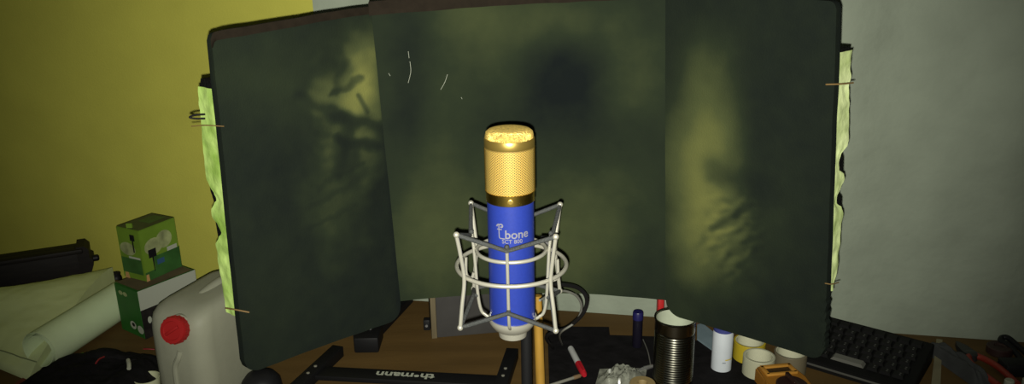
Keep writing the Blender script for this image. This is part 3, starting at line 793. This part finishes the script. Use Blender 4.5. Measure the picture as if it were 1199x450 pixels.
def black_leg():
    a = onz(425, 400, RZ + .01); b = onz(478, 350, RZ + .01); O = V((a.x, a.y, RZ)); d = (b - a); d.z = 0; L = d.length; d.normalize()
    t = thing('stand_leg', O, 'black tapered leg with a block foot under the lower corner of the left panel', 'leg', rz=math.atan2(d.y, d.x))
    bm = NB(); prism(bm, [(0, -.022), (L, -.012), (L, .012), (0, .022)], .004, .020); obj('bar', bm, M_steelblack, t)
    bm = NB(); box(bm, (.012, 0, .017), (.05, .064, .034), Matrix.Rotation(-math.atan2(d.y, d.x), 4, 'Z'), bev=.004); bl = obj('block', bm, M_steelblack, t)
    bm = NB(); bmesh.ops.create_uvsphere(bm, u_segments=10, v_segments=6, radius=.0035, matrix=Matrix.Translation((.012, -.012, .034))); obj('screw', bm, mat('dull_screw', (.25, .25, .25), .4, metal=.6), bl)
black_leg()
def foot_left():  # black rubber foot with a domed top
    p = onz(311, 457, RZ); bm = NB(); 
    lathe(bm, [(.0, 0), (.034, 0), (.037, .006), (.035, .02), (.026, .032), (.012, .038), (0, .039)], 28)
    o = obj('rubber_dome', bm, M_black); o.location = (p.x - .006, p.y, RZ); tag(o, 'domed black rubber foot below the lower left corner of the shield', 'rubber dome')
foot_left()
def cabinet():
    a = onz(512, 396); b = onz(610, 387.5); O = a.copy(); d = (b - a).normalized(); L = (b - a).length
    zt = .17
    t = thing('cabinet', O, 'low dark grey cabinet with a pale wooden edge at the back of the table', 'cabinet', rz=math.atan2(d.y, d.x))
    bm = NB(); box(bm, (L/2, .05, zt/2), (L, .10, zt), bev=.002); obj('body', bm, mat('grey_board', (.040, .038, .036), .8, var=.12, scale=20), t)
    bm = NB(); box(bm, (-.0055, .05, zt/2), (.011, .104, zt), bev=.001); obj('edge_strip', bm, mat('pale_wood_edge', (.125, .10, .055), .7, var=.2, scale=20, stretch=(5, 5, .6)), t, label='pale wooden edge strip')
cabinet()
def connector():
    p = onz(500, 387); t = thing('connector', (p.x, p.y, RZ), 'small black connector standing left of the low dark cabinet', 'connector')
    bm = NB(); box(bm, (0, .006, .012), (.014, .016, .024), bev=.002); obj('housing', bm, M_black, t)
    bm = NB(); lathe(bm, [(.0028, 0), (.0028, .003), (0, .003)], 12, rotm((0, -.002, .012), (0, -1, .012))); obj('socket', bm, MATS['dull_screw'], t)
connector()

# ------------------------------------------------------------------ the black cloth mat and the small tools in the middle
def mat_cloth():
    # a flat black pouch folded in two lying on the table
    def sheet_(name, pts, z, lab):
        c = sum(pts, V())/len(pts)
        bm = NB(); prism(bm, [(p.x - c.x, p.y - c.y) for p in pts], 0, z); o = obj(name, bm, M_blackmatt, smooth=0); o.location = (c.x, c.y, RZ); tag(o, lab, 'mat'); return o
    sheet_('black_mat', [onz(641, 384), onz(713, 384.5), onz(714, 394), onz(776, 396), onz(830, 402), onz(905, 424), onz(930, 470), onz(645, 520)], .003, 'flat black mat spread under the small tools and tape rolls')
mat_cloth()
MZ = RZ + .0032
def marker():
    r = .0062
    a = onz(668, 408, MZ + r); b = onz(684.5, 440, MZ + r); O = V((a.x, a.y, MZ)); d = b - a; L = d.length
    t = thing('marker_pen', O, 'white marker pen with a red cap lying on the black mat', 'pen', rz=math.atan2(d.y, d.x))
    R90 = Matrix.Translation((0, 0, r)) @ Matrix.Rotation(math.pi/2, 4, 'Y')
    bm = NB(); lathe(bm, [(.0045, 0), (r*.95, .001), (r, .004), (r, L*.60)], 20, R90); obj('barrel', bm, mat('white_barrel', (.42, .43, .42), .4), t)
    bm = NB(); lathe(bm, [(r*1.06, L*.58), (r*1.06, L*.80), (r*.9, L*.97), (r*.6, L)], 20, R90); c = obj('cap', bm, mat('red_cap', (.36, .010, .018), .4), t)
    bm = NB(); box(bm, (L*.8, 0, r*2 + .0012), (L*.3, .004, .0022)); obj('clip', bm, MATS['red_cap'], c)
marker()
def brush():
    r = .004; a = onz(640, 453, MZ + r); b = onz(680, 440, MZ + r); O = V((a.x, a.y, MZ)); d = b - a; L = d.length
    t = thing('soldering_tool', O, 'thin silver rod with a brown tip lying on the black mat', 'tool', rz=math.atan2(d.y, d.x))
    R90 = Matrix.Translation((0, 0, r)) @ Matrix.Rotation(math.pi/2, 4, 'Y')
    bm = NB(); lathe(bm, [(.0025, 0), (.003, .002), (.003, L*.8)], 14, R90); obj('rod', bm, M_silver, t)
    bm = NB(); lathe(bm, [(.0035, L*.78), (.004, L*.82), (.004, L*.96), (.0025, L)], 14, R90); obj('tip', bm, mat('brown_tip', (.16, .10, .05), .7), t, label='brown tip')
brush()
def upright_marker():
    p = onz(746.5, 408, MZ); y = p.y + .008; zt = aty(747, 365, y).z - MZ; r = .0098
    t = thing('upright_marker', (p.x, y, MZ), 'black marker with a blue cap standing upright left of the tin can', 'pen')
    bm = NB(); lathe(bm, [(r*.9, 0), (r, .002), (r, zt*.80)], 24); obj('barrel', bm, mat('black_barrel', (.006, .005, .012), .4), t)
    bm = NB(); lathe(bm, [(r*1.07, zt*.79), (r*1.07, zt*.97), (r*.95, zt), (0, zt)], 24); obj('cap', bm, mat('blue_cap', (.012, .011, .075), .4), t, label='dark blue cap')
upright_marker()
def hook_tool():
    a = onz(753, 398, MZ + .002); b = onz(762, 429, MZ + .004); c = onz(748, 434, MZ + .004); O = V((b.x, b.y, MZ))
    t = thing('wire_hook', O, 'thin grey wire leading to a bright metal joint left of the tin can', 'tool')
    bm = NB(); tube(bm, spline([a - O, a.lerp(b, .5) + V((.002, 0, .002)) - O, b - O], 6), .0011, 8); obj('wire', bm, mat('grey_wire', (.22, .22, .2), .4, metal=.5), t)
    bm = NB(); tube(bm, [c - O, c.lerp(b, .35) - O, c.lerp(b, .5) - O, b + V((.004, 0, 0)) - O], [.003, .0034, .0044, .0036], 12); obj('joint', bm, mat('bright_steel', (.8, .8, .78), .25, metal=.9), t, label='bright metal joint')
hook_tool()
def cellophane():
    c = onz(727, 446, MZ); n = 26; P = []
    for i in range(n):
        row = []
        for j in range(n):
            u, v = i/(n - 1)*2 - 1, j/(n - 1)*2 - 1
            e = 1 - sm(.4, 1.05, math.hypot(u, v))
            row.append(V((u*.045 + .01*v, v*.04, .001 + e*(.016 + .016*noise.noise(V((u*3, v*3, 5))) + .010*abs(noise.noise(V((u*9, v*9, 1))))))))
        P.append(row)
    bm = NB(); grid_solid(bm, P, V((0, 0, -.0006)))
    o = obj('cellophane', bm, mat('crinkled_cellophane', (.26, .27, .22), .22, var=.4, scale=60, trans=.3, spec=.6), smooth=20); o.location = (c.x, c.y, MZ + .0012)
    tag(o, 'crumpled clear cellophane on the black mat before the tin can', 'wrapper')
    p = onz(750, 452, MZ); bm = NB(); lathe(bm, [(.022, 0), (.0235, .002), (.0235, .017), (.022, .019), (.009, .019), (.008, .017), (.008, 0)], 32); o = obj('tan_reel', bm, mat('tan_tape', (.26, .19, .08), .6, var=.1)); o.location = (p.x, p.y - .02, MZ); tag(o, 'tan tape reel lying flat next to the cellophane', 'tape roll')
cellophane()
def tin_can():
    top = .894; c = onz(791, 371, top); r = .0362; h = top - MZ
    t = thing('tin_can', (c.x, c.y, MZ), 'open ribbed tin can standing on the black mat', 'can', rz=.3)
    prof = [(r - .002, 0), (r + .0008, .001), (r + .0008, .003), (r - .0004, .005), (r - .0004, .020)]
    n = 20
    for k in range(n):
        z = .022 + .094*k/n; s = .094/n
        prof += [(r - .0004, z), (r - .0018, z + s*.28), (r - .0018, z + s*.45), (r - .0004, z + s*.75)]
    prof += [(r - .0004, .118), (r - .0004, h - .004), (r + .0010, h - .003), (r + .0012, h - .001), (r + .0002, h), (r - .0014, h - .0008), (r - .0016, h - .004)]
    bm = NB(); lathe(bm, prof, 64, close_top=False); obj('wall', bm, mat('tinplate', (.17, .167, .135), .24, metal=1.0, var=.25, scale=14), t, smooth=50)
    bm = NB(); lathe(bm, [(0, .004), (r - .0026, .004), (r - .0024, h - .003)], 48, close_bot=False, close_top=False); obj('inner_lining', bm, mat('pale_can_lacquer', (.40, .44, .33), .6, var=.08, scale=30), t, label='pale lacquered inside')
tin_can()
def lighter():
    p = aty(774, 362, 1.50); t = thing('gas_lighter', (p.x, p.y, MZ - .003), 'red lighter with a metal top standing behind the tin can', 'lighter')
    zt = aty(774, 345, 1.50).z - MZ; 
    bm = NB(); box(bm, (-.002, 0, (zt - .0)/2), (.0125, .020, zt), bev=.003); obj('body', bm, mat('red_lighter', (.42, .015, .015), .4), t)
    bm = NB(); box(bm, (.0085, 0, zt*.46), (.006, .014, zt*.92), bev=.001); obj('metal_top', bm, M_silver, t)
lighter()
def blue_paper():
    pts = [onz(816, 384), onz(822, 382), onz(842, 398), onz(846, 414), onz(834, 413), onz(816, 400)]
    c = sum(pts, V())/len(pts)
    bm = NB(); prism(bm, [(p.x - c.x, p.y - c.y) for p in pts], 0, .004); o = obj('blue_paper', bm, mat('light_blue_paper', (.16, .22, .25), .7, var=.15, scale=20), smooth=0); o.location = (c.x, c.y, MZ)
    tag(o, 'light blue paper lying between the tin can and the white tube', 'paper')
    pts = [onz(806, 372), onz(836, 368), onz(850, 384), onz(824, 379), onz(814, 382)]; c = sum(pts, V())/len(pts)
    bm = NB(); prism(bm, [(p.x - c.x, p.y - c.y) for p in pts], 0, .010); o = obj('brown_card', bm, mat('reddish_card', (.085, .045, .028), .7, var=.15, scale=20), smooth=0); o.location = (c.x, c.y, RZ)
    tag(o, 'reddish brown card lying behind the blue paper by the tin can', 'card')
blue_paper()
def white_tube():
    f = onz(847, 437, MZ); r = .0188; y = f.y + r; zt = aty(848, 386, y).z - MZ
    t = thing('pill_tube', (f.x, y, MZ), 'white cylindrical tube with a blue lid standing right of the tin can', 'tube')
    bm = NB(); lathe(bm, [(r - .001, 0), (r, .001), (r, zt - .004), (r - .001, zt - .002), (r - .001, zt)], 40); b = obj('body', bm, mat('white_label', (.52, .56, .60), .5, var=.04, scale=30), t)
    bm = NB(); lathe(bm, [(r - .0005, zt - .001), (r - .0005, zt + .006), (r - .003, zt + .007), (0, zt + .007)], 40); obj('lid', bm, mat('blue_lid', (.04, .05, .20), .5), t, label='blue lid')
    bm = NB(); n = 10
    for k in range(n):
        a0 = -90 + 5 + k*5; a1 = a0 + 5
        q = [bm.verts.new(((r + .0003)*math.cos(math.radians(a)), (r + .0003)*math.sin(math.radians(a)), zt*z)) for a, z in ((a0, .31), (a1, .31), (a1, .34), (a0, .34))]; bm.faces.new(q)
    obj('label_stripe', bm, mat('yellow_stripe', (.55, .42, .06), .6), b, smooth=0)
    bm = NB()
    for k in range(4):
        a0 = -100 + k*5; a1 = a0 + 4
        q = [bm.verts.new(((r + .0003)*math.cos(math.radians(a)), (r + .0003)*math.sin(math.radians(a)), zt*z)) for a, z in ((a0, .24), (a1, .24), (a1, .265), (a0, .265))]; bm.faces.new(q)
    obj('label_print', bm, mat('grey_print', (.12, .14, .18), .6), b, smooth=0)
white_tube()
def tape(name, px, py, ztop, r, m_out, m_in, label, thick=.0035, zb=MZ):
    c = onz(px, py, ztop); h = ztop - zb
    t = thing(name, (c.x, c.y, zb), label, 'tape roll', group='tape rolls on the right of the table')
    bm = NB(); lathe(bm, [(r - thick, 0), (r - .0006, 0), (r, .0008), (r, h - .0008), (r - .0006, h), (r - thick, h)], 48, close_top=False, close_bot=False); obj('tape', bm, m_out, t)
    bm = NB(); lathe(bm, [(r - thick, 0), (r - thick, h), (r - thick - .0018, h - .0004), (r - thick - .0018, 0)], 48, close_top=False, close_bot=False); obj('core', bm, m_in, t, label='pale cardboard core')
M_core = mat('pale_core', (.50, .50, .36), .8)
tape('tape_roll', 889, 416.5, RZ + .040, .0290, mat('white_tape', (.40, .40, .28), .5), M_core, 'white tape roll behind the orange multimeter')
tape('tape_roll', 878, 399, RZ + .040, .0300, mat('yellow_tape', (.42, .32, .02), .5), M_core, 'yellow tape roll behind the white tape roll')
tape('tape_roll', 926, 412, RZ + .040, .0300, mat('beige_tape', (.14, .12, .075), .5), M_core, 'beige packing tape roll under the right corner of the shield', zb=RZ)
def multimeter():
    O = onz(906, 430, RZ); zt = .036
    p = onz(905, 426.5, RZ + zt); O = V((p.x, p.y, RZ + .0035))
    t = thing('multimeter', O, 'orange digital multimeter lying in front of the white tape roll', 'multimeter', rz=math.radians(8))
    M_or = mat('orange_plastic', (.27, .115, .014), .5, var=.08, scale=30, spec=.2)
    W, Lm = .070, .13
    bm = NB(); prism(bm, [(-W/2, 0), (W/2, 0), (W/2 + .002, -.05), (W/2, -Lm), (-W/2, -Lm), (-W/2 - .002, -.05)], 0, zt - .004)
    bmesh.ops.bevel(bm, geom=bm.edges[:], offset=.004, segments=3, affect='EDGES'); obj('case', bm, M_or, t, smooth=40)
    bm = NB()
    # raised bezel around the window
    for c, s in (((0, -.010, zt - .003), (W - .012, .008, .006)), ((0, -.036, zt - .003), (W - .012, .006, .006)), ((-W/2 + .009, -.023, zt - .003), (.007, .030, .006)), ((W/2 - .009, -.023, zt - .003), (.007, .030, .006))): box(bm, c, s, bev=.001)
    obj('bezel', bm, mat('ochre_bezel', (.42, .20, .03), .5), t)
    bm = NB(); box(bm, (0, -.023, zt - .0045), (W - .022, .022, .002)); obj('display', bm, mat('dark_display', (.035, .02, .008), .4), t, label='dark display window')
    bm = NB(); lathe(bm, [(.027, 0), (.027, .004), (.0245, .006), (.008, .0065), (0, .0065)], 36, Matrix.Translation((0, -.074, zt - .005))); d = obj('dial', bm, mat('dark_dial', (.022, .008, .006), .5), t)
    bm = NB(); box(bm, (0, -.074, zt + .006), (.007, .044, .010), bev=.002); obj('pointer', bm, MATS['dark_dial'], d)
multimeter()
cable('test_lead', [onz(936, 437, RZ + .004), onz(940, 446, RZ + .004), onz(944, 458, RZ + .004), onz(940, 475, RZ + .004)], .0028, M_black, 'black test lead curving at the right side of the multimeter')

# ------------------------------------------------------------------ keyboard at the right
def keyboard():
    BR = V((.800, 1.378, RZ)); a = V((-.783, .622, 0)); b = V((-.622, -.783, 0))
    W, D = .238, .162
    t = thing('keyboard', BR, 'black keyboard with a pale space key standing at the right behind the shield', 'keyboard', rz=math.atan2(a.y, a.x))
    # local x along the back edge (towards the shield), local y towards the wall is -b
    hb, hf = .040, .018
    def top(y): return hb + (hf - hb)*(y/D)
    bm = NB(); pr = [(0, 0), (D, 0), (D, hf), (.004, hb), (0, hb - .003)]
    A = [bm.verts.new((0, y, z)) for y, z in pr]; B = [bm.verts.new((W, y, z)) for y, z in pr]
    bm.faces.new(A); bm.faces.new(list(reversed(B)))
    for i in range(5): bm.faces.new((A[i], B[i], B[(i + 1) % 5], A[(i + 1) % 5]))
    bmesh.ops.bevel(bm, geom=bm.edges[:], offset=.0015, segments=2, affect='EDGES')
    obj('case', bm, mat('black_case', (.006, .006, .006), .6, spec=.1), t, smooth=40)
    def key(w, d, h=.006):
        bm = NB(); vs = box(bm, (0, 0, h/2), (w, d, h))
        for v in vs:
            if v.co.z > h*.5: v.co.x *= .84; v.co.y *= .84
        me = bpy.data.meshes.new('key'); bm.to_mesh(me); bm.free(); return me
    K = key(.0195, .0165); K.materials.append(mat('black_keycap', (.0075, .0075, .0075), .55, spec=.15))
    me_leg = bpy.data.meshes.new('key_legend'); bm = NB()
    for x, y in ((-.004, .002), (-.004, -.003)):
        q = [bm.verts.new((x + dx, y + dy, .0062)) for dx, dy in ((0, 0), (.003, 0), (.003, .0022), (0, .0022))]; bm.faces.new(q)
    bm.to_mesh(me_leg); bm.free(); me_leg.materials.append(mat('grey_legend', (.08, .08, .075), .6))
    sl = math.atan2(hf - hb, D)
    first = None
    for rw in range(6):
        for cl in range(10):
            x = .026 + cl*.0222 + (.004*(rw % 2)); y = .022 + rw*.0222
            if rw == 5 and 3 <= cl <= 5: continue
            if cl == 9 and x > W - .012: continue
            if rw == 4 and cl == 4: pass
            o = bpy.data.objects.new('key', K) if first is None else first.copy()
            if first is None: first = o
            link(o, t); o.location = (x, y, top(y)); o.rotation_euler = (sl, 0, 0)
            if rw > 0:
                g = bpy.data.objects.new('key_legend', me_leg); link(g, o)
    y = .022 + 5*.0222; x = .026 + 4*.0222 + .004
    me = key(.060, .0165); me.materials.append(mat('pale_keycap', (.11, .11, .095), .5)); o = bpy.data.objects.new('space_key', me); link(o, t); o.location = (x, y, top(y)); o.rotation_euler = (sl, 0, 0); o['label'] = 'pale grey space key'
    bm = NB(); box(bm, (W*.5, D + .0006, hf*.55), (W*.86, .002, .004), bev=.0005); obj('front_trim', bm, mat('dull_trim', (.10, .10, .09), .3, metal=.3), t)
keyboard()
def right_clutter():
    # pale wooden strip beside the keyboard
    pts = [onz(1096, 400), onz(1103, 401), onz(1100, 470), onz(1088, 470)]; c = sum(pts, V())/4
    bm = NB(); prism(bm, [(p.x - c.x, p.y - c.y) for p in pts], 0, .006); o = obj('wooden_strip', bm, mat('pale_strip', (.19, .17, .10), .7, var=.15, scale=20), smooth=0); o.location = (c.x, c.y, RZ); tag(o, 'pale wooden strip lying along the right side of the keyboard', 'strip')
    # dark grey pouch
    c = onz(1119, 430); n = 30; P = []
    for i in range(n):
        row = []
        for j in range(n):
            u, v = i/(n - 1)*2 - 1, j/(n - 1)*2 - 1; e = (1 - sm(.5, 1.0, abs(u)))*(1 - sm(.6, 1.0, abs(v)))
            row.append(V((u*.020 + v*-.016, v*.08, .002 + e*(.022 + .008*noise.noise(V((u*3, v*3, 4)))))))
        P.append(row)
    bm = NB(); grid_solid(bm, P, lambda i, j: V((0, 0, -P[i][j].z + .0003))); o = obj('grey_pouch', bm, mat('dark_grey_fabric', (.035, .037, .037), .9, var=.25, scale=25, bump=.3), smooth=70); o.location = (c.x, c.y, RZ)
    tag(o, 'dark grey fabric pouch lying between the keyboard and the red pliers', 'pouch')
    # pliers with red handles
    O = onz(1143, 427); t = thing('pliers', (O.x, O.y, RZ), 'pliers with curved red handles lying on the table at the right', 'pliers', rz=math.radians(4))
    Mr = mat('red_grip', (.20, .022, .012), .5)
    for s in (-1, 1):
        bm = NB(); tube(bm, spline([(s*.004, .018, .010), (s*.016, .0, .010), (s*.022, -.035, .010), (s*.018, -.09, .010)], 8), .0062, 12); obj('handle', bm, Mr, t)
        bm = NB(); prism(bm, [(0, .012), (s*.012, .022), (s*.010, .048), (s*.002, .066), (0, .066)], .004, .014); obj('jaw', bm, mat('dark_steel', (.05, .05, .05), .4, metal=.6), t)
    bm = NB(); lathe(bm, [(.012, .002), (.012, .015), (.008, .0165), (0, .0165)], 20, Matrix.Translation((0, .018, 0))); obj('pivot', bm, MATS['dark_steel'], t)
    # dark tape reel behind the pliers handles
    p = onz(1166, 411); bm = NB(); lathe(bm, [(.009, 0), (.021, 0), (.023, .002), (.023, .014), (.021, .016), (.011, .016), (.009, .014)], 36); bm.faces.ensure_lookup_table()
    o = obj('dark_reel', bm, mat('dark_red_tape', (.030, .014, .012), .5)); o.location = (p.x, p.y - .01, RZ); tag(o, 'dark tape reel lying flat behind the red pliers', 'tape roll')
    # black looped strap
    pts = [onz(1200, 427, RZ + .008), onz(1190, 414, RZ + .012), onz(1180, 404, RZ + .016), onz(1172, 400, RZ + .016), onz(1173, 396, RZ + .016), onz(1180, 396, RZ + .018), onz(1190, 404, RZ + .014), onz(1206, 418, RZ + .008)]
    cable('strap', pts, .0055, M_black, 'black looped strap at the far right edge of the table', 'strap')
    p = onz(1186, 437); t = thing('power_adapter', (p.x, p.y, RZ), 'flat black power adapter at the lower right corner below the looped strap', 'adapter', rz=math.radians(-4))
    bm = NB(); box(bm, (.02, 0, .012), (.085, .035, .024), bev=.003); obj('case', bm, M_black, t)
    bm = NB(); tube(bm, spline([(.062, 0, .012), (.09, -.004, .008), (.13, -.03, .004)], 6), .003, 8); obj('lead', bm, M_black, t)
    for k, (x, y) in enumerate(((1176, 450), (1197, 449))):  # two small off-white caps with rounded tops
        p = onz(x, y, RZ); bm = NB(); lathe(bm, [(.008, 0), (.0085, .001), (.0085, .014), (.007, .016), (0, .016)], 16); o = obj('white_plug', bm, MATS['offwhite_plastic']); o.location = (p.x, p.y - .012, RZ)
        tag(o, ['small off-white plug standing below the left end of the power adapter', 'small off-white plug standing below the right end of the power adapter'][k], 'plug')
right_clutter()

# ------------------------------------------------------------------ camera, flash and faint room light
cam = bpy.data.cameras.new('camera'); co = bpy.data.objects.new('camera', cam); C.objects.link(co)
cam.sensor_width = 36; cam.lens = 36*F/1199; cam.clip_start = 0.01
co.matrix_world = Matrix.Translation((0, 0, CH)) @ Matrix.Rotation(math.pi/2 - PITCH, 4, 'X') @ Matrix.Rotation(ROLL, 4, 'Z')
S.camera = co
li = bpy.data.lights.new('phone_flash', 'SPOT'); lo = bpy.data.objects.new('phone_flash', li); C.objects.link(lo)
li.energy = 118; li.shadow_soft_size = 0.003; li.spot_size = math.radians(82); li.spot_blend = 1.0; li.color = (1.0, 0.98, 0.86)
lo.matrix_world = Matrix.Translation((-0.004, 0.0, CH - 0.012)) @ Matrix.Rotation(math.pi/2 - PITCH + math.radians(6), 4, 'X')
w = bpy.data.worlds.new('dim_room'); S.world = w; w.use_nodes = True
w.node_tree.nodes['Background'].inputs['Color'].default_value = (0.75, 0.9, 0.75, 1); w.node_tree.nodes['Background'].inputs['Strength'].default_value = 0.05
S.view_settings.view_transform = 'Standard'; S.view_settings.look = 'None'; S.view_settings.exposure = 0; S.view_settings.gamma = 1
